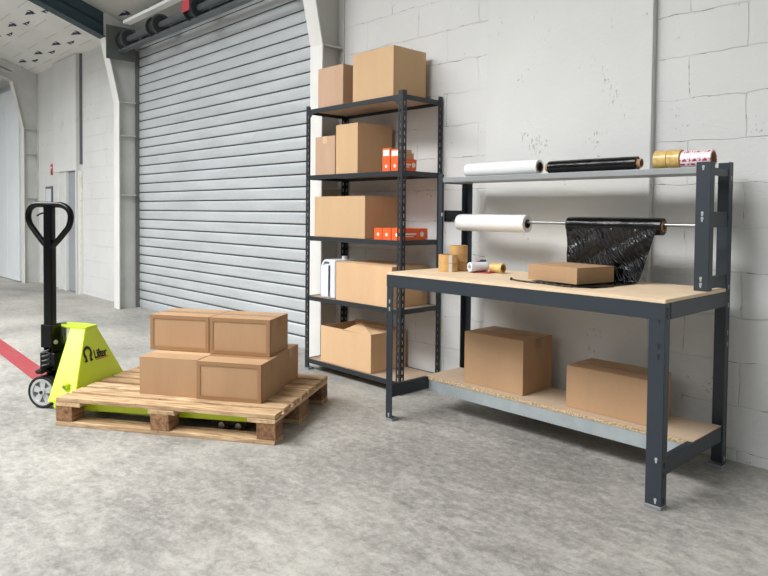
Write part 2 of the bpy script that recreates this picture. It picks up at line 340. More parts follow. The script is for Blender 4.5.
# roof lining
def lining(name, x0, x1, mat, marks, z0=3.14, ymax=-3.2):
    bm = bmesh.new(); sl = .36
    prism(bm, [(x0, .1, z0 - .1 * sl), (x0, ymax, z0 - ymax * sl), (x0, ymax, z0 - ymax * sl + .05), (x0, .1, z0 - .1 * sl + .05)], (x1 - x0, 0, 0))
    for (mx, my, k) in marks:                                        # printed marks on the lining, plus thin grey lines painted as shadows
        def pt(a, c_): return (mx + a, my + c_, z0 - (my + c_) * sl - .002)
        if k == 0: polys = [[(-.16, -.012), (.0, -.03), (-.02, .02)], [(-.02, -.02), (.10, .0), (.06, .035), (-.01, .03)], [(.04, -.05), (.09, -.02), (.07, .05)]]
        elif k == 1: polys = [[(.14, -.01), (-.0, .02), (.0, -.02)], [(.0, -.02), (-.10, -.03), (-.06, .03)]]
        else: polys = [[(-.22, -.004), (.22, -.004), (.22, .004), (-.22, .004)]]
        for pl in polys:
            f = bm.faces.new([bm.verts.new(pt(*p)) for p in pl]); f.material_index = 1 if k < 2 else 2
    me_o = finish(name, bm, None, mats=[mat, 'ink', 'frame_grey']); return st(me_o)
mk = []
for r_ in range(7):
    y = -.28 - .475 * r_
    for k in range(9):
        x = -8.0 - .5 * 0 - k * .72 + (.09 if r_ % 2 else .22); mk += [(x - .72, y, 0), (x - .40, y + .08, 1), (x - .15, y + .16, 2), (x - .55, y - .12, 2)]
lining('ceiling_1', -17, -7.47, 'insulation', [q for q in mk if -16.8 < q[0] < -7.8])
mk = [(-7.2 + .5 * k + (.2 if r_ % 2 else 0), -.22 - .28 * r_ + .08 * (k % 2), k % 2) for k in range(21) for r_ in range(10)]
lining('ceiling_2', -7.47, 4, 'ribbed_insulation', [q for q in mk if q[0] < 3.8])
# roller shutter
pitch = .1008; y0 = .045
bm = bmesh.new(); prof = []; nz = 30
shapes = [(0, 0), (.10, -.003), (.25, -.005), (.5, -.006), (.78, -.005), (.90, -.002), (.915, .012), (.985, .012)]
rows = []
for k in range(nz):
    for i, (t, dy) in enumerate(shapes): rows.append((k * pitch + t * pitch, y0 + dy, i >= 5))
rows.append((nz * pitch, y0, False)); va = []
for (z, y, _) in rows: va.append([bm.verts.new((x, y, z)) for x in (-7.452, -3.875)])
for i in range(len(rows) - 1):
    f = bm.faces.new((va[i][0], va[i][1], va[i + 1][1], va[i + 1][0])); f.material_index = 1 if (i % 8) in (5, 6, 7) else 0
o = finish('door_1', bm, None, mats=['shutter_steel', 'shutter_seam']); st(o)
for p in o.data.polygons: p.use_smooth = p.material_index == 0
st(box('trim_8', -7.458, -7.440, .0, .05, 0, 2.9, 'frame_dark')) 
bm = bmesh.new(); bx(bm, -7.40, -3.95, -.235, -.17, 2.83, 2.838); bx(bm, -7.40, -3.95, -.235, -.228, 2.838, 2.856)
st(finish('trim_9', bm, 'roller_grey'))
st(box('trim_10', -7.06, -3.9, -.30, -.22, 3.07, 3.10, 'bright_trim'))
st(box('trim_11', -7.44, -3.95, .07, .09, 2.75, 3.14, 'dark_metal'))
# roller drum of the shutter
e = tag(empty('shutter_roller', (-5.6, -.2, 2.94)), 'grey steel shutter roller shaft with round drum wheels above the roller door', 'roller')
bm = bmesh.new(); cyl(bm, (-1.75, 0, 0), (1.7, 0, 0), .035, 20); finish('shaft', bm, 'roller_grey', e, smooth=True)
for x in (-1.60, -.84, -.06, 1.2):
    bm = bmesh.new(); cyl(bm, (x - .07, 0, 0), (x - .062, 0, 0), .105, 32, inner=.05); cyl(bm, (x + .062, 0, 0), (x + .07, 0, 0), .105, 32, inner=.05); cyl(bm, (x - .062, 0, 0), (x + .062, 0, 0), .075, 32); dw = finish('drum_wheel', bm, 'drum_dark', e, smooth=True)
    bm = bmesh.new(); cyl(bm, (x + .070, 0, 0), (x + .074, 0, 0), .108, 32, inner=.092); finish('wheel_rim', bm, 'roller_grey', dw, smooth=True)
bm = bmesh.new(); bx(bm, -.12, .02, -.116, -.110, -.04, .06); finish('warning_label', bm, 'sign_red', e)
bm = bmesh.new(); prism(bm, [(-1.77, -.16, -.19), (-1.77, .16, -.19), (-1.77, .16, .17), (-1.77, -.16, .17)], (.008, 0, 0)); finish('end_plate', bm, 'plate_green', e)
bm = bmesh.new(); cyl(bm, (-1.762, 0, 0), (-1.70, 0, 0), .055, 20); finish('bearing', bm, 'chrome', e, smooth=True)
# red floor line: runs along the bay, then turns to the shutter
bm = bmesh.new()
prism(bm, [(-16, -.62, .001), (-4.62, -1.74, .001), (-4.32, -.06, .001), (-4.20, -.06, .001), (-4.52, -1.90, .001), (-16, -.78, .001)][::1], (0, 0, .001))
bm.free(); bm = bmesh.new()
for quad in ([(-9.5, -1.62), (-4.58, -1.88), (-4.58, -1.75), (-9.5, -1.49)], [(-4.58, -1.88), (-4.47, -1.88), (-4.20, -.09), (-4.34, -.09), (-4.58, -1.75)]):
    prism(bm, [(x, y, .0005) for x, y in quad], (0, 0, .001))
tag(finish('floor_marking', bm, 'floor_red'), 'worn red safety line painted on the concrete floor', 'floor marking')
# wall signs at the far bay
e = tag(box('wall_sign', -10.36, -10.28, -.006, 0, 1.60, 1.76, 'sign_red'), 'small red and dark notice on white wall, left of the narrow doorway', 'sign')
box('sign_panel', -10.35, -10.29, -.009, -.006, 1.61, 1.66, 'sign_dark', e); box('sign_panel', -10.35, -10.29, -.009, -.006, 1.70, 1.715, 'white_paper', e)
e = tag(empty('notice_frame', (-10.4, 0, 1.3)), 'grey framed paper notice hung on white wall behind the truck handle', 'notice')
box('frame', -.15, .13, -.02, 0, -.12, .14, 'frame_dark', e, .003); box('paper', -.12, .10, -.024, -.02, -.10, .105, 'paper_blue', e)

# ================================================================== L-sections
def angle_post(x, y, sx, sy, wf, ws, h, t=.003, z0=0, slots=None, sw=.010, sh=.024):
    """Angle with outer corner at (x,y); flanges towards sx / sy. slots=list of (z, colflags)"""
    bm = bmesh.new()
    def flange(along_x, wdt, t0):
        def P(a, z, k):   # a along flange, k through thickness
            return (x + sx * a, y + sy * k, z) if along_x else (x + sx * k, y + sy * a, z)
        if not slots:
            a0, a1 = t0, wdt
            prism(bm, [P(a0, z0, 0), P(a1, z0, 0), P(a1, z0 + h, 0), P(a0, z0 + h, 0)], Vector(P(0, 0, t)) - Vector(P(0, 0, 0))); return
        c = wdt * .55; zs = z0
        d_ = Vector(P(0, 0, t)) - Vector(P(0, 0, 0))
        for (a0, a1) in ((t0, c - sw / 2), (c + sw / 2, wdt)):
            prism(bm, [P(a0, z0, 0), P(a1, z0, 0), P(a1, z0 + h, 0), P(a0, z0 + h, 0)], d_)
        prev = z0
        for z in slots + [None]:
            zt = z - sh / 2 if z is not None else z0 + h
            prism(bm, [P(c - sw / 2, prev, 0), P(c + sw / 2, prev, 0), P(c + sw / 2, zt, 0), P(c - sw / 2, zt, 0)], d_)
            if z is not None: prev = z + sh / 2
    flange(True, wf, 0); flange(False, ws, t)
    return bm

# ================================================================== RACK
RX0, RX1, RY0, RY1, RH = -3.768, -2.823, -.370, -.012, 1.83
rk = tag(empty('storage_rack', (RX0, RY0, 0)), 'tall dark grey slotted-angle rack with five board shelves beside roller door', 'shelving rack')
slots = [.05 + .045 * i for i in range(39)]
for (sx, sy) in ((1, 1), (-1, 1), (1, -1), (-1, -1)):
    x = 0 if sx > 0 else RX1 - RX0; y = 0 if sy > 0 else RY1 - RY0
    p = finish('upright', angle_post(x, y, sx, sy, .036, .036, RH, .0025, .006, slots), 'rack_steel', rk)
    bm = bmesh.new(); bx(bm, min(x, x + sx * .042) - .003, max(x, x + sx * .042) + .003, min(y, y + sy * .042) - .003, max(y, y + sy * .042) + .003, 0, .014); finish('foot', bm, 'foot_plastic', p)
LEV = [.078, .518, .935, 1.357, 1.812]
W_, D_ = RX1 - RX0, RY1 - RY0
for z in LEV:
    s_ = .003
    for nm, a in (('front_beam', (s_, W_ - s_, s_, s_ + .010)), ('rear_beam', (s_, W_ - s_, D_ - s_ - .010, D_ - s_)), ('side_beam', (s_, s_ + .010, .014, D_ - .014)), ('side_beam', (W_ - s_ - .010, W_ - s_, .014, D_ - .014))):
        box(nm, *a, z - .030, z, 'rack_steel', rk, .001)
    box('shelf_board', .014, W_ - .014, .014, D_ - .014, z - .010, z - .002, 'shelf_board', rk)
for x in (0, W_):                                                   # corner brackets under the top shelf
    sg = 1 if x == 0 else -1
    bm = bmesh.new(); prism(bm, [(x + sg * .036, .001, LEV[4] - .03), (x + sg * .08, .001, LEV[4] - .03), (x + sg * .036, .001, LEV[4] - .065)], (0, .003, 0)); finish('corner_bracket', bm, 'rack_steel', rk)

# ================================================================== WORKBENCH
BX0, BX1, BY0, BY1, BM_, TZ = -2.547, -1.063, -.751, -.100, -.352, .776
wb = tag(empty('workbench', (BX0, BY0, 0)), 'dark grey steel packing workbench with pale top, upper shelf and roll bar', 'workbench')
bw, bd, bmid = BX1 - BX0, BY1 - BY0, BM_ - BY0
def keyholes(par, pts, axis, flip, mat='slot_light'):
    for (a, b_, z) in pts:       # keyhole: round head and narrow foot
        bm = bmesh.new(); out = []
        for i in range(9): t = -PI * .25 + PI * 1.5 * i / 8; out.append((math.cos(t) * .0058, math.sin(t) * .0058))
        out += [(-.0028, -.015), (.0028, -.015)]
        prism(bm, [((a + c_, b_, z + d_) if axis == 'x' else (a, b_ + c_, z + d_)) for c_, d_ in out], (0, -flip, 0) if axis == 'x' else (flip, 0, 0))
        finish('slot', bm, mat, par)
legs = [(0, 0, 1, 1, TZ), (bw, 0, -1, 1, TZ), (0, bd, 1, -1, 1.315), (bw, bd, -1, -1, 1.335)]
for (x, y, sx, sy, hgt) in legs:
    p = finish('leg', angle_post(x, y, sx, sy, .062 if sx < 0 else .045, .045, hgt - .012, .0035, .012), 'dark_steel', wb, .001)
    ww = .066 if sx < 0 else .049
    bm = bmesh.new(); bx(bm, min(x, x + sx * ww) - .001, max(x, x + sx * ww) + .001, min(y, y + sy * .05) - .001, max(y, y + sy * .05) + .001, 0, .014); finish('foot', bm, 'foot_plastic', p, .003)
    if sy > 0:
        keyholes(p, [(x + sx * .022, y, z) for z in ((.036, .19) if sx < 0 else (.036, .64, .60))], 'x', .001)
        keyholes(p, [(x + sx * .022, y, z) for z in ((.745, .715, .62, .58) if sx < 0 else (.745, .72))], 'x', .001, 'slot_dark')
    if sx < 0:
        keyholes(p, [(x, y + sy * .02, z) for z in ((.036, .13, .17, .73, .755) if sy > 0 else (.045, .55, .60, .72, .80, 1.27))], 'y', .001, 'slot_dark' if sy > 0 else 'slot_light')
# frame beams under the top
t_ = .0
box('front_beam', .046, bw - .063, .004, .030, TZ - .064, TZ, 'dark_steel', wb, .002)
bm = bmesh.new(); bx(bm, 0.0, bw, -.0015, .0, TZ - .062, TZ); bm.free()
box('rear_beam', .046, bw - .063, bd - .030, bd - .004, TZ - .064, TZ, 'dark_steel', wb, .002)
for x0 in (.0045, bw - .0305): box('side_beam', x0, x0 + .026, .047, bd - .047, TZ - .064, TZ, 'dark_steel', wb, .002)
box('front_lip', .0, bw, -.002, .002, TZ - .062, TZ - .001, 'dark_steel', wb)
bm = bmesh.new(); bx(bm, bw - .001, bw + .002, .046, bd - .046, TZ - .062, TZ - .001); finish('side_lip', bm, 'dark_steel', wb)
box('worktop', .001, bw - .001, .001, bd - .048, TZ, TZ + .014, 'mdf', wb, .001)
# upper frame: front uprights standing on the side beams
for sx, x in ((1, 0), (-1, bw)):
    p = finish('upper_upright', angle_post(x, bmid, sx, 1, .058 if sx < 0 else .03, .045, 1.325 - TZ - .015, .0035, TZ + .015), 'dark_steel', wb, .001)
    keyholes(p, [(x + sx * .030, bmid, z) for z in ((1.305, 1.115, 1.092, .845, .820) if sx < 0 else (1.10,))], 'x', .001)
    for (z0, z1, nm) in ((1.272, 1.303, 'side_beam'), (1.055, 1.120, 'bar_bracket'), (.80, .85, 'side_beam')):
        xx = (.0042, .022) if sx > 0 else (bw - .022, bw - .0042)
        box(nm, xx[0], xx[1], bmid + .046, bd - .047, z0, z1, 'dark_steel', wb, .001)
box('upper_shelf', .005, bw - .059, bmid + .004, bd - .05, 1.278, 1.305, 'grey_steel', wb, .002)
bm = bmesh.new(); cyl(bm, (.02, .501, 1.060), (bw - .02, .501, 1.060), .0085, 16); finish('roll_bar', bm, 'chrome', wb, smooth=True)
# lower shelf
for x0 in (.0045, bw - .0305): box('side_beam', x0, x0 + .026, .0045, bd - .047, .122, .188, 'dark_steel', wb, .002)
box('shelf_beam', .031, bw - .031, .303, .330, .108, .172, 'galvanised', wb, .001)
box('shelf_beam', .031, bw - .031, bd - .09, bd - .063, .108, .172, 'galvanised', wb, .001)
bm = bmesh.new(); bx(bm, .006, bw - .006, .300, bd - .048, .173, .191)
for f in bm.faces:
    if abs(f.calc_center_median().z - .191) < .001: f.material_index = 1
lb = finish('lower_shelf', bm, None, wb, mats=['chipboard', 'chipboard_top'])
lb.location.z = .0
# side beams sit under the board
# ================================================================== CARTONS
def carton(x0, x1, y0, y1, z0, z1, mat, label, group=None, tape='top', border=False, rz=0, flap_open=0, parent_loc=None, frame=None):
    """x0..z1 in world (or in the frame's own axes)"""
    cx, cy = (x0 + x1) / 2, (y0 + y1) / 2
    if frame: P = frame @ Vector((cx, cy, z0)); ang = math.atan2(frame[1][0], frame[0][0])
    else: P = Vector((cx, cy, z0)); ang = 0
    e = tag(empty('cardboard_box', P, ang + rz), label, 'box', group)
    w2, d2, h = (x1 - x0) / 2, (y1 - y0) / 2, z1 - z0
    bm = bmesh.new(); nx, nyy, nzz = 6, 4, 4
    bx(bm, -w2, w2, -d2, d2, 0, h - .004)
    if flap_open:
        bm.free(); bm = bmesh.new(); k = .004
        for q in ((-w2, w2, -d2, -d2 + k), (-w2, w2, d2 - k, d2), (-w2, -w2 + k, -d2 + k, d2 - k), (w2 - k, w2, -d2 + k, d2 - k)): bx(bm, *q, 0, h)
        bx(bm, -w2 + k, w2 - k, -d2 + k, d2 - k, 0, k); finish('body', bm, mat, e, .001)
        bm = bmesh.new(); prism(bm, [(w2, -d2, h), (w2, d2, h), (-.05, d2, h + .012), (-.015, .0, h + flap_open), (-.02, -d2, h - .004)], (0, 0, .003)); finish('flap', bm, mat, e)
        bm = bmesh.new(); prism(bm, [(-w2, d2 - .002, h), (-.05, d2 - .002, h), (-.07, d2 - .03, h + .022), (-w2 + .02, d2 - .02, h + .018)], (0, .003, 0)); finish('flap', bm, mat, e)
        return e
    bmesh.ops.subdivide_edges(bm, edges=bm.edges[:], cuts=3, use_grid_fill=True)
    sd = random.random() * 50
    for v_ in bm.verts:                                              # very slight bulge of the panels
        a = (1 - (v_.co.x / w2) ** 2); c_ = (1 - (v_.co.y / d2) ** 2); zz = 1 - (2 * v_.co.z / h - 1) ** 2
        if abs(abs(v_.co.y) - d2) < 1e-4: v_.co.y *= 1 + .006 * a * zz
        elif abs(abs(v_.co.x) - w2) < 1e-4: v_.co.x *= 1 + .004 * c_ * zz
    finish('body', bm, mat, e, .0015)
    al_x = w2 >= d2
    g = .0012
    for s_ in (-1, 1):                                               # two outer flaps meeting in a seam
        bm = bmesh.new()
        if al_x: a, c_ = (-w2, w2), ((-d2, -g) if s_ < 0 else (g, d2))
        else: c_, a = (-d2, d2), ((-w2, -g) if s_ < 0 else (g, w2))
        lift = flap_open if s_ < 0 else flap_open * .55
        bx(bm, a[0], a[1], c_[0], c_[1], h - .004, h)
        if lift:
            for v_ in bm.verts:
                q = (abs(v_.co.y - s_ * d2) / d2) if al_x else (abs(v_.co.x - s_ * w2) / w2)
                v_.co.z += lift * q
                if al_x: v_.co.y += -s_ * 0 
        finish('flap', bm, mat, e, .001)
    if tape and not flap_open:
        tw = .024
        bm = bmesh.new()
        if al_x: bx(bm, -w2 - .0015, w2 + .0015, -tw, tw, h, h + .0006); bx(bm, w2 + .0010, w2 + .0017, -tw, tw, h - .05, h); bx(bm, -w2 - .0017, -w2 - .0010, -tw, tw, h - .05, h)
        else: bx(bm, -tw, tw, -d2 - .0015, d2 + .0015, h, h + .0006); bx(bm, -tw, tw, -d2 - .0022, -d2 - .0014, h - .05, h); bx(bm, -tw, tw, d2 + .0014, d2 + .0022, h - .05, h)
        finish('tape', bm, tape if tape != 'top' else 'clear_tape', e)
    if border:                                                       # brown tape run round the edges
        bm = bmesh.new(); k = .020; yy = -d2 - .0036
        bx(bm, -w2, w2, yy, yy + .0008, 0, k); bx(bm, -w2, w2, yy, yy + .0008, h - k, h); bx(bm, -w2, -w2 + k, yy, yy + .0008, k, h - k); bx(bm, w2 - k, w2, yy, yy + .0008, k, h - k)
        bx(bm, w2 + .0012, w2 + .002, -d2, -d2 + k, 0, h)
        finish('edge_tape', bm, 'packing_tape', e)
    return e
G1 = 'cartons on the storage rack'
y_ = -.350
carton(-3.662, -3.398, -.350, -.13, 1.8125, 2.080, 'cardboard_pink', 'smaller pinkish brown carton on the top rack shelf, nearest the door', G1)
carton(-3.305, -2.930, -.345, -.055, 1.8125, 2.122, 'cardboard', 'large square tan carton at the middle of the top rack shelf', G1, tape=None)
carton(-3.695, -3.482, -.345, -.12, 1.3575, 1.618, 'cardboard_pink', 'small carton on the second rack shelf from top, left of a taller one', G1)
carton(-3.466, -3.248, -.350, -.04, 1.3575, 1.682, 'cardboard', 'tall tan carton on the second rack shelf from top beside orange packs', G1, tape=None)
carton(-3.693, -3.172, -.350, -.03, .9355, 1.210, 'cardboard', 'long tan carton on the middle rack shelf behind the orange packs', G1, tape=None)
carton(-3.448, -2.915, -.355, -.03, .5185, .772, 'cardboard_pale', 'long pale tan carton on the rack shelf beside the white jerrycan', G1, tape=None)
carton(-3.620, -3.110, -.345, -.03, .0785, .325, 'cardboard_pale', 'tan carton with half open flaps on the lowest rack shelf', G1, flap_open=.028)
G2 = 'cartons on the lower bench shelf'
carton(-2.300, -1.922, -.402, -.140, .1915, .468, 'cardboard_brown', 'taller brown carton on the lower bench shelf, left of the other one', G2, tape='packing_tape')
carton(-1.680, -1.282, -.398, -.165, .1915, .390, 'cardboard_brown', 'lower wider brown carton on the lower bench shelf near right leg', G2, tape='packing_tape')
carton(-1.785, -1.495, -.572, -.322, .7975, .870, 'cardboard_brown', 'flat brown carton lying on black film on the worktop', tape=None, rz=math.radians(-10))

# small orange packs
def orange(x0, x1, y0, y1, z0, z1, label, group, style):
    e = tag(empty('orange_box', ((x0 + x1) / 2, (y0 + y1) / 2, z0)), label, 'box', group)
    w2, d2, h = (x1 - x0) / 2, (y1 - y0) / 2, z1 - z0
    box('body', -w2, w2, -d2, d2, 0, h, 'orange_card', e, .001)
    def disc(p, r, ax):
        bm = bmesh.new()
        if ax == 'y': cyl(bm, p, (p[0], p[1] - .0008, p[2]), r, 16)
        else: cyl(bm, p, (p[0] + .0008, p[1], p[2]), r, 16)
        return finish('round_mark', bm, 'white_paper', e)
    if style == 'label': box('label', -w2 * .8, w2 * .8, -d2 - .0008, -d2, h * .35, h * .85, 'white_paper', e); box('kraft_side', w2, w2 + .0008, -d2 + .003, d2, .002, h, 'cardboard', e)
    else:
        disc((0, -d2, h * .45), .010, 'y')
        disc((w2, d2 * .55, h * .5), .016, 'x')
        box('print', w2, w2 + .0008, -d2 * .75, d2 * .1, h * .46, h * .60, 'white_paper', e); box('print', w2, w2 + .0008, -d2 * .75, -d2 * .1, h * .30, h * .36, 'white_paper', e)
        box('corner_mark', w2, w2 + .0008, d2 * .86, d2 - .001, .002, .012, 'white_paper', e)
    return e
GO = 'small orange packs on the second rack shelf'
orange(-3.020, -2.953, -.345, -.235, 1.3575, 1.426, 'orange pack at the left bottom of the small orange stack', GO, 'm')
orange(-2.945, -2.875, -.345, -.235, 1.3575, 1.426, 'middle orange pack of the bottom row on the second rack shelf', GO, 'm')
orange(-3.020, -2.953, -.345, -.235, 1.4265, 1.500, 'orange pack with white label, topmost on the left of the stack', GO, 'label')
orange(-2.945, -2.875, -.345, -.235, 1.4265, 1.490, 'orange and kraft pack with white label behind the rack upright', GO, 'label')
orange(-2.868, -2.842, -.340, -.225, 1.3575, 1.430, 'orange pack right of the front rack upright, torn kraft flap on top', GO, 'm')
bm = bmesh.new(); prism(bm, [(-.012, -.055, .0735), (-.012, .055, .0735), (-.012, .055, .115), (-.012, .02, .10), (-.012, -.015, .095), (-.012, -.03, .085)], (.003, 0, 0))
finish('torn_flap', bm, 'cardboard', [o for o in bpy.data.objects if o.name.startswith('orange_box') and o.get('label', '').startswith('orange pack right')][0])
GP = 'row of flat orange packs on the middle rack shelf'
orange(-3.083, -3.013, -.350, -.12, .9355, 1.008, 'first flat orange pack in the row on middle rack shelf', GP, 'm')
orange(-3.008, -2.935, -.350, -.12, .9355, 1.008, 'centre flat orange pack in the row on middle rack shelf', GP, 'm')
orange(-2.928, -2.840, -.350, -.12, .9355, 1.008, 'long orange pack with white print at the end of the row', GP, 'm')

# jerrycan
e = tag(empty('jerrycan', (-3.560, -.255, .5185)), 'white plastic jerrycan with moulded handle on the rack shelf', 'jerrycan')
hw, hd = .078, .085
pr_ = [(-hw, 0), (hw, 0), (hw, .262), (-hw + .045, .262), (-hw + .022, .250), (-hw, .215)]
bm = bmesh.new(); prism(bm, [(x, -hd, z) for x, z in pr_], (0, 2 * hd, 0)); jb = finish('body', bm, 'white_plastic', e, .012)
bm = bmesh.new(); prism(bm, [(-.046, -hd - .001, .222), (-.015, -hd - .001, .232), (.018, -hd - .001, .234), (.020, -hd - .001, .248), (-.030, -hd - .001, .250)], (0, .001, 0)); finish('grip_shade', bm, 'roller_grey', e)  # flat grey patch paints the shade inside the grip
bm = bmesh.new(); cyl(bm, (.045, .03, .262), (.045, .03, .285), .020, 24); finish('cap', bm, 'white_plastic', e, smooth=True)
bm = bmesh.new()
for x in (.010, .0): bx(bm, .016, .030, -hd - .006, -hd, .012, .225)
finish('moulded_rib', bm, 'white_plastic', e, .001)

# ================================================================== FILM AND TAPE
def film_roll(x0, x1, y, z, r, mat, core, label, group=None, core_out=.0, rc=.026, bore=.0):
    e = tag(empty('film_roll', ((x0 + x1) / 2, y, z)), label, 'film roll', group); h2 = (x1 - x0) / 2
    bm = bmesh.new(); n = 32; m_ = 14; rings = []
    for i in range(m_ + 1):
        x = -h2 + 2 * h2 * i / m_; ring = []
        for k in range(n):
            a = 2 * PI * k / n; rr = r * (1 + .02 * noise.noise(Vector((x * 9, math.cos(a) * 2, math.sin(a) * 2))))
            if i in (0, m_): rr *= .965
            ring.append(bm.verts.new((x, math.cos(a) * rr, math.sin(a) * rr)))
        rings.append(ring)
    for i in range(m_):
        for k in range(n): bm.faces.new((rings[i][k], rings[i][(k + 1) % n], rings[i + 1][(k + 1) % n], rings[i + 1][k]))
    for ring, x in ((rings[0], -h2), (rings[-1], h2)):
        inn = [bm.verts.new((x, math.cos(2 * PI * k / n) * rc, math.sin(2 * PI * k / n) * rc)) for k in range(n)]
        for k in range(n): bm.faces.new((ring[k], ring[(k + 1) % n], inn[(k + 1) % n], inn[k]))
    finish('film', bm, mat, e, smooth=True)
    bm = bmesh.new(); cyl(bm, (-h2 - core_out, 0, 0), (h2 + core_out, 0, 0), rc - .0005, 28, inner=rc - .006); finish('core', bm, core, e, smooth=True)
    return e
film_roll(-2.412, -1.942, -.255, 1.345, .0385, 'white_film', 'core_dark', 'white stretch film roll lying on the upper bench shelf', 'film rolls on the upper shelf', .004, .025)
film_roll(-1.880, -1.420, -.255, 1.339, .033, 'black_film', 'core_card', 'black stretch film roll lying on the upper bench shelf', 'film rolls on the upper shelf', .018, .021)
film_roll(-2.472, -2.014, -.25, 1.052, .047, 'white_film', 'core_dark', 'white stretch film roll hanging on the steel bar over the bench', 'film rolls on the bar', .003, .024)
bk = film_roll(-1.768, -1.298, -.25, 1.052, .040, 'black_film', 'core_card', 'black stretch film roll on the bar, sheet hanging down from it', 'film rolls on the bar', .006, .024)
# hanging sheet (part of the black roll)
bm = bmesh.new(); NX, NS = 70, 60
path = [(-.288, 1.052), (-.289, 1.00), (-.290, .94), (-.292, .87), (-.294, .815), (-.310, .7935), (-.42, .7925), (-.55, .7925), (-.625, .7935)]
pp_ = bezier([(0, a, c_) for a, c_ in path], 8)
grid = []
for i in range(NS + 1):
    t = i / NS * (len(pp_) - 1); k = int(min(t, len(pp_) - 2)); f_ = t - k; p = pp_[k].lerp(pp_[k + 1], f_); s_ = i / NS; row = []
    xl = -1.763 + .03 * min(s_, .4) ; xr = -1.303 - .16 * min(.45, s_) - .10 * max(0, s_ - .45)
    for j in range(NX + 1):
        u = j / NX; x = xl + (xr - xl) * u
        amp = .007 * min(1, s_ * 5) * (1 if s_ < .40 else .15)
        wv_ = noise.noise(Vector((x * 14 + s_ * 12, s_ * 1.5, 3))) + .55 * noise.noise(Vector((x * 34 + s_ * 26, s_ * 2.5, 9)))
        row.append(bm.verts.new((x, p.y - amp * wv_ * (1 if s_ < .40 else .3), p.z + (abs(wv_) * .002 if s_ >= .45 else 0))))
    grid.append(row)
for i in range(NS):
    for j in range(NX): bm.faces.new((grid[i][j], grid[i][j + 1], grid[i + 1][j + 1], grid[i + 1][j]))
for v_ in bm.verts: v_.co -= Vector(bk.location)
finish('hanging_sheet', bm, 'black_sheet', bk, smooth=True)
bm = bmesh.new(); pts = bezier([(-1.85, -.615, .799), (-1.83, -.622, .797), (-1.76, -.632, .795), (-1.66, -.635, .795), (-1.57, -.655, .795), (-1.50, -.655, .795), (-1.43, -.59, .795), (-1.40, -.50, .795)], 8)
rad = [.0035 + .0025 * abs(noise.noise(Vector((i * .7, 0, 0)))) for i in range(len(pts))]; rad[0] = .007; rad[1] = .008; rad[2] = .007
tube(bm, pts, rad, 8)
for v_ in bm.verts: v_.co -= Vector(bk.location)
finish('twisted_film', bm, 'black_sheet', bk, smooth=True)

def tape_roll(name, p, r, wdt, axis, mat, label, group, rc=.038, core='core_card', strip=False):
    e = tag(empty(name, p), label, 'tape roll', group); h2 = wdt / 2
    A = {'z': ((0, 0, 0), (0, 0, wdt)), 'x': ((-h2, 0, 0), (h2, 0, 0))}[axis]
    bm = bmesh.new(); cyl(bm, A[0], A[1], r, 40, inner=rc + .003); finish('tape', bm, mat, e, .0012, smooth=True)
    bm = bmesh.new(); cyl(bm, A[0], A[1], rc + .0026, 40, inner=rc); finish('core', bm, core, e, smooth=True)
    if strip:
        a = -.35; bm = bmesh.new(); bx(bm, -.009, .009, -r - .0008, -r + .0006, .001, wdt - .001); s_ = finish('loose_end', bm, 'white_paper', e); s_.rotation_euler.z = .95
    return e
T0 = TZ + .0145; GT = 'brown tape rolls stacked on the worktop'
for k in range(2): tape_roll('tape_roll', (-2.372, -.462, T0 + .0455 * k), .052, .045, 'z', 'tan_tape', ('lower' if k == 0 else 'upper') + ' roll of brown tape in the front two-roll stack on worktop', GT, strip=True)
for k in range(3): tape_roll('tape_roll', (-2.390, -.354, T0 + .0455 * k), .050, .045, 'z', 'tan_tape', ('bottom', 'middle', 'top')[k] + ' roll of brown tape in the taller rear stack on worktop', GT)
GU = 'tape rolls on the upper bench shelf'
for k, nm in enumerate(('left', 'right')): tape_roll('tape_roll', (-1.302 + .058 * k, -.262, 1.3055 + .042), .042, .056, 'x', 'gold_tape', nm + ' of two golden tape rolls on the upper bench shelf', GU, .032)
for k, nm in enumerate(('innermost', 'middle', 'outermost')): tape_roll('tape_roll', (-1.192 + .0425 * k, -.262, 1.3055 + .038), .038, .042, 'x', 'printed_tape', nm + ' red and white printed tape roll on the upper shelf', GU, .028)
# tape dispenser
e = tag(empty('tape_dispenser', (-2.20, -.375, T0), .15), 'hand tape dispenser with white roll and red frame on the worktop', 'tape dispenser')
bm = bmesh.new(); bx(bm, -.060, .055, -.040, .030, 0, .005); bx(bm, -.060, -.056, -.0, .03, .005, .03); finish('frame', bm, 'red_plastic', e, .001)
bm = bmesh.new(); cyl(bm, (-.048, -.062, .0305), (.0, .028, .0305), .025, 28, inner=.014); finish('tape_roll', bm, 'white_plastic', e, smooth=True)
bm = bmesh.new(); tube(bm, bezier([(-.06, .03, .01), (-.065, .035, .045), (-.03, .03, .058), (.0, .03, .052)], 6), .005, 8); finish('handle', bm, 'red_plastic', e, smooth=True)
bm = bmesh.new(); cyl(bm, (-.035, .03, .058), (-.005, .03, .058), .008, 12); finish('tension_knob', bm, 'black_paint', e, smooth=True)
tape_roll('tape_roll', (-2.138, -.335, T0 + .0265), .0262, .075, 'x', 'gold_tape', 'short golden tape roll lying beside the tape dispenser on worktop', None, .018)

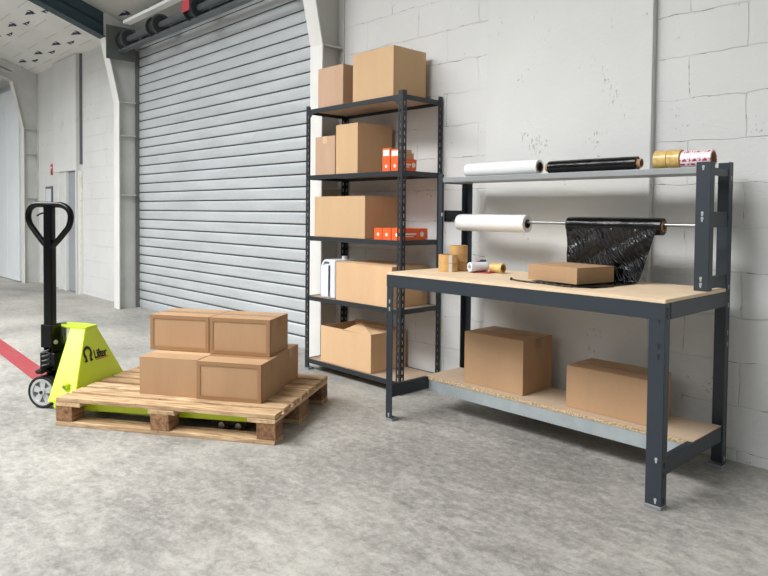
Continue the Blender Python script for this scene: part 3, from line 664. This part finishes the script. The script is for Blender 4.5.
# ================================================================== PALLET
PX, PY, PR = -3.60925, -2.07427, .58174
FR = Matrix.Translation((PX, PY, 0)) @ Matrix.Rotation(PR, 4, 'Z')
pl = tag(empty('wooden_pallet', (PX, PY, 0), PR), 'light wooden pallet carrying five cartons, forks of the lime truck beneath', 'pallet')
def rough_board(name, x0, x1, y0, y1, z0, z1, mat):
    bm = bmesh.new(); bx(bm, x0, x1, y0, y1, z0, z1)
    for v_ in bm.verts: v_.co += Vector((random.uniform(-.004, .004), random.uniform(-.002, .002), 0))
    return finish(name, bm, mat, pl, .0025)
for y in (0, .3275, .655 + .045):
    rough_board('bottom_board', 0, 1.2, y, y + (.145 if y == .3275 else .10), 0, .022, 'pallet_board')
for x in (0, .5275, 1.055):
    for y in (0, .3275, .70): bx0_, bx1_ = {0: (.002, .095), .5275: (.545, .645), 1.055: (1.105, 1.198)}[x]; rough_board('block', bx0_, bx1_, y, y + (.145 if y == .3275 else .10), .0225, .0995, 'pallet_block')
    rough_board('cross_board', x, x + .145, 0, .8, .100, .1215, 'pallet_board_cross')
for k in range(7): rough_board('deck_board', 0, 1.2, .1183 * k, .1183 * k + .090, .122, .144, 'pallet_board')
GB = 'cartons on the pallet'
PZ = .1445; bh = .195
def fbox(u0, u1, v0, v1, z0, z1, mat, label, border, tape='packing_tape'): carton(u0, u1, v0, v1, z0, z1, mat, label, GB, tape=tape, border=border, frame=FR)
fbox(.371, .702, .172, .452, PZ, PZ + bh, 'cardboard_brown', 'plain brown carton at the front left of the lower layer on pallet', False, 'clear_tape')
fbox(.708, 1.060, .160, .452, PZ, PZ + bh, 'cardboard_brown', 'taped carton at the pallet corner, front right of the lower layer', True)
fbox(.362, .703, .456, .740, PZ, PZ + bh, 'cardboard_brown', 'carton at rear left of the lower layer, hidden behind the others', False)
fbox(.708, 1.050, .455, .710, PZ, PZ + bh, 'cardboard_brown', 'carton at rear right of the lower layer on the pallet', False)
ZB = PZ + bh + .0015
fbox(.326, .676, .348, .605, ZB, ZB + .192, 'cardboard_brown', 'taped carton on the upper layer of pallet load, nearest the lime truck', True)
fbox(.688, 1.032, .335, .590, ZB, ZB + .194, 'cardboard_brown', 'taped carton on the upper layer of pallet load, farther from truck', True)

# ================================================================== PALLET TRUCK (local frame of the pallet: u along forks, v across)
tk = tag(empty('pallet_truck', (PX, PY, 0), PR), 'lime green hand pallet truck with black loop handle, forks under the pallet', 'pallet truck')
VC = .405
for v0 in (.106, .562):
    bm = bmesh.new()
    prism(bm, [(-.10, v0, .048), (-.10, v0, .098), (.9, v0, .098), (1.04, v0, .092), (1.06, v0, .082), (1.0, v0, .062)], (0, .13, 0))
    f = finish('fork', bm, 'lime_paint', tk, .006)
    bm = bmesh.new(); bx(bm, .80, 1.0, v0 + .02, v0 + .03, .03, .075); bx(bm, .80, 1.0, v0 + .10, v0 + .11, .03, .085); bx(bm, .1, .8, v0 + .03, v0 + .09, .045, .065); finish('roller_bracket', bm, 'black_paint', f, .003)
    for u in (.865, .955):
        bm = bmesh.new(); cyl(bm, (u, v0 + .032, .034), (u, v0 + .098, .034), .033, 24); rr = finish('load_roller', bm, 'roller_brown', f, smooth=True)
        bm = bmesh.new(); cyl(bm, (u, v0 + .012, .034), (u, v0 + .032, .034), .016, 16); finish('axle_cap', bm, 'chrome', rr, smooth=True)
# sloped head
bm = bmesh.new()
B = [(-.155, .13, .072), (-.012, .16, .072), (-.012, .65, .072), (-.155, .68, .072)]
Tt = [(-.19, .355, .432), (-.105, .375, .428), (-.105, .475, .428), (-.19, .495, .432)]
vb = [bm.verts.new(p) for p in B]; vt = [bm.verts.new(p) for p in Tt]
bm.faces.new((vb[1], vb[2], vt[2], vt[1])); bm.faces.new((vb[0], vb[1], vt[1], vt[0])); bm.faces.new((vb[2], vb[3], vt[3], vt[2])); bm.faces.new(vt)
hd_ = finish('head_plate', bm, 'lime_paint', tk)
so = hd_.modifiers.new('thickness', 'SOLIDIFY'); so.thickness = .012; so.offset = -1
bv = hd_.modifiers.new('bevel', 'BEVEL'); bv.width = .006; bv.segments = 3; bv.limit_method = 'ANGLE'; bv.angle_limit = .35
bm = bmesh.new(); prism(bm, [(-.10, .375, .424), (-.10, .475, .424), (-.20, .495, .424), (-.275, .462, .432), (-.285, .43, .433), (-.285, .40, .433), (-.275, .37, .432), (-.20, .355, .424)], (0, 0, .014)); bmesh.ops.translate(bm, verts=bm.verts[:], vec=(0, 0, 0)); finish('head_lip', bm, 'lime_paint', tk, .005)
bm = bmesh.new(); cyl(bm, (-.080, .198, .150), (-.080, .168, .147), .015, 20); finish('pivot_bolt', bm, 'lime_paint', tk, smooth=True)
bm = bmesh.new(); cyl(bm, (-.080, .169, .147), (-.080, .162, .1465), .009, 6); finish('bolt_head', bm, 'chrome', tk)
# logo on the sloped front plate
Bn = Vector(B[1]); ev = (Vector(B[2]) - Vector(B[1])).normalized(); up_ = ((Vector(Tt[1]) + Vector(Tt[2])) / 2 - (Vector(B[1]) + Vector(B[2])) / 2).normalized(); nr = ev.cross(up_).normalized()
if nr.x < 0: nr = -nr
c0 = (Vector(B[1]) + Vector(B[2])) / 2
def onp(a, h, off=.0013): return c0 + ev * a + up_ * h + nr * off
bm = bmesh.new(); n = 22; ro, ri = .037, .0215
cx_, hz = -.072, .232
arc = [(math.radians(-52) + math.radians(284) * i / n) for i in range(n + 1)]
out = [(cx_ + ro * math.cos(a), hz + ro * 1.08 * math.sin(a)) for a in arc]; inn = [(cx_ + (ri + (.004 if True else 0) * math.sin(a)) * math.cos(a), hz + ri * 1.05 * math.sin(a)) for a in arc]
for i in range(n):
    prism(bm, [onp(*out[i]), onp(*out[i + 1]), onp(*inn[i + 1]), onp(*inn[i])], nr * .0008)
for sg in (-1, 1): prism(bm, [onp(cx_ + sg * .012, hz - .024), onp(cx_ + sg * .026, hz - .030), onp(cx_ + sg * .036, hz - .048), onp(cx_ + sg * .010, hz - .048)], nr * .0008)
finish('logo_mark', bm, 'logo_black', tk)
cu = bpy.data.curves.new('lettering', 'FONT'); cu.body = 'Lifter'; cu.size = .068; cu.extrude = .0006; cu.offset = .0016; cu.align_x = 'LEFT'; cu.space_character = .92
tmp = bpy.data.objects.new('tmp', cu); COL.objects.link(tmp); bpy.context.view_layer.update()
me = bpy.data.meshes.new_from_object(tmp.evaluated_get(bpy.context.evaluated_depsgraph_get())); bpy.data.objects.remove(tmp); me.materials.clear(); me.materials.append(MATS['logo_black'])
lt = bpy.data.objects.new('lettering', me); COL.objects.link(lt); lt.parent = tk
M_ = Matrix.Identity(4)
for i in range(3): M_[i][0] = ev[i] * .82; M_[i][1] = up_[i]; M_[i][2] = nr[i]
p = onp(-.022, .192, .0018)
for i in range(3): M_[i][3] = p[i]
lt.matrix_local = M_
bm = bmesh.new(); prism(bm, [onp(-.012, .180), onp(.10, .180), onp(.10, .186), onp(-.012, .186)], nr * .0008); finish('logo_underline', bm, 'logo_orange', tk)
# pump, steering (turned a quarter turn), wheels
SU, SV = -.275, VC
bm = bmesh.new(); cyl(bm, (SU, SV, .20), (SU, SV, .33), .048, 28); bx(bm, SU - .05, SU + .07, SV - .06, SV + .06, .15, .24); cyl(bm, (SU, SV, .09), (SU, SV, .16), .05, 24); bx(bm, SU - .05, SU + .05, SV - .13, SV + .02, .20, .30); finish('pump_body', bm, 'black_paint', tk, .006, smooth=True)
bm = bmesh.new(); cyl(bm, (SU, SV, .33), (SU, SV, .452), .018, 20); finish('pump_rod', bm, 'chrome', tk, smooth=True)
bm = bmesh.new(); bx(bm, SU - .035, SU + .035, SV - .12, SV + .08, .125, .175); bx(bm, SU - .012, SU + .012, SV - .13, SV - .06, .16, .215); cyl(bm, (SU, SV - .155, .09), (SU, SV + .115, .09), .013, 12); bx(bm, SU - .02, SU + .02, SV - .11, SV - .085, .08, .14); finish('steering_yoke', bm, 'black_paint', tk, .01)
HV = SV - .105
bm = bmesh.new(); bx(bm, SU - .035, SU + .035, HV - .035, HV + .05, .33, .46); bx(bm, SU - .03, SU - .02, HV - .02, HV + .07, .26, .38); bx(bm, SU + .02, SU + .03, HV - .02, HV + .07, .26, .38); finish('handle_bracket', bm, 'black_paint', tk, .01)
bm = bmesh.new(); cyl(bm, (SU - .045, HV - .005, .36), (SU + .045, HV - .005, .36), .012, 16); finish('hinge_pin', bm, 'rim_metal', tk, smooth=True)
bm = bmesh.new(); tube(bm, [(SU - .005 + .019 * math.cos(i * .7), HV - .03 + .019 * math.sin(i * .7), .215 + .0032 * i / 1.1) for i in range(38)], .004, 6); finish('return_spring', bm, 'frame_dark', tk, smooth=True)
bm = bmesh.new(); prism(bm, [(SU - .02, HV - .10, .215), (SU - .02, HV - .02, .225), (SU - .02, HV - .02, .205), (SU - .02, HV - .09, .195)], (.04, 0, 0)); finish('release_pedal', bm, 'black_paint', tk, .004)
bm = bmesh.new()
hx = SU
loop = [(0, .88), (-.05, .93), (-.098, .985), (-.127, 1.025), (-.137, 1.065), (-.125, 1.105), (-.09, 1.128), (-.04, 1.130), (.04, 1.130), (.09, 1.125), (.128, 1.10), (.140, 1.06), (.127, 1.01), (.098, .975), (.05, .925), (0, .88)]
def hp(a, z): return (hx + a, HV - .004 * (z - .46), z)
tube(bm, bezier([hp(*q) for q in loop], 5), .0165, 14)
finish('handle_loop', bm, 'black_paint', tk, smooth=True)
bm = bmesh.new(); bx(bm, hx - .028, hx + .028, HV - .022, HV + .022, .45, .90); bx(bm, hx - .026, hx + .026, HV - .022, HV + .020, .88, 1.138); finish('handle_post', bm, 'black_paint', tk, .008)
bm = bmesh.new(); tube(bm, bezier([hp(-.015, 1.075), hp(-.04, 1.082), hp(-.065, 1.075), hp(-.078, 1.066)], 5), .005, 8); finish('release_lever', bm, 'black_paint', tk, smooth=True)
for sv in (.250, .520):
    c_ = Vector((-.275, sv, .090)); hw = .022
    def ax(k): return c_ + Vector((0, k, 0))
    bm = bmesh.new(); cyl(bm, ax(-hw), ax(hw), .090, 44, inner=.073); wl = finish('steer_wheel', bm, 'black_rubber', tk, .006, smooth=True)
    bm = bmesh.new(); cyl(bm, ax(-.019), ax(.019), .074, 44, inner=.060); cyl(bm, ax(-.024), ax(.024), .019, 20)
    for k in range(5):
        a = 2 * PI * k / 5 + .3; dx = Vector((math.cos(a), 0, math.sin(a))); pz = Vector((-math.sin(a), 0, math.cos(a))); o_ = c_ + Vector((0, -.014, 0))
        prism(bm, [o_ + dx * .012 - pz * .012, o_ + dx * .063 - pz * .020, o_ + dx * .063 + pz * .020, o_ + dx * .012 + pz * .012], (0, .028, 0))
    finish('rim', bm, 'rim_metal', wl)
    bm = bmesh.new(); cyl(bm, ax(-.006), ax(.006), .062, 32); finish('rim_web', bm, 'rim_inner', wl)
    bm = bmesh.new(); cyl(bm, ax(-.029), ax(.029), .009, 12); finish('axle', bm, 'dark_metal', wl, smooth=True)
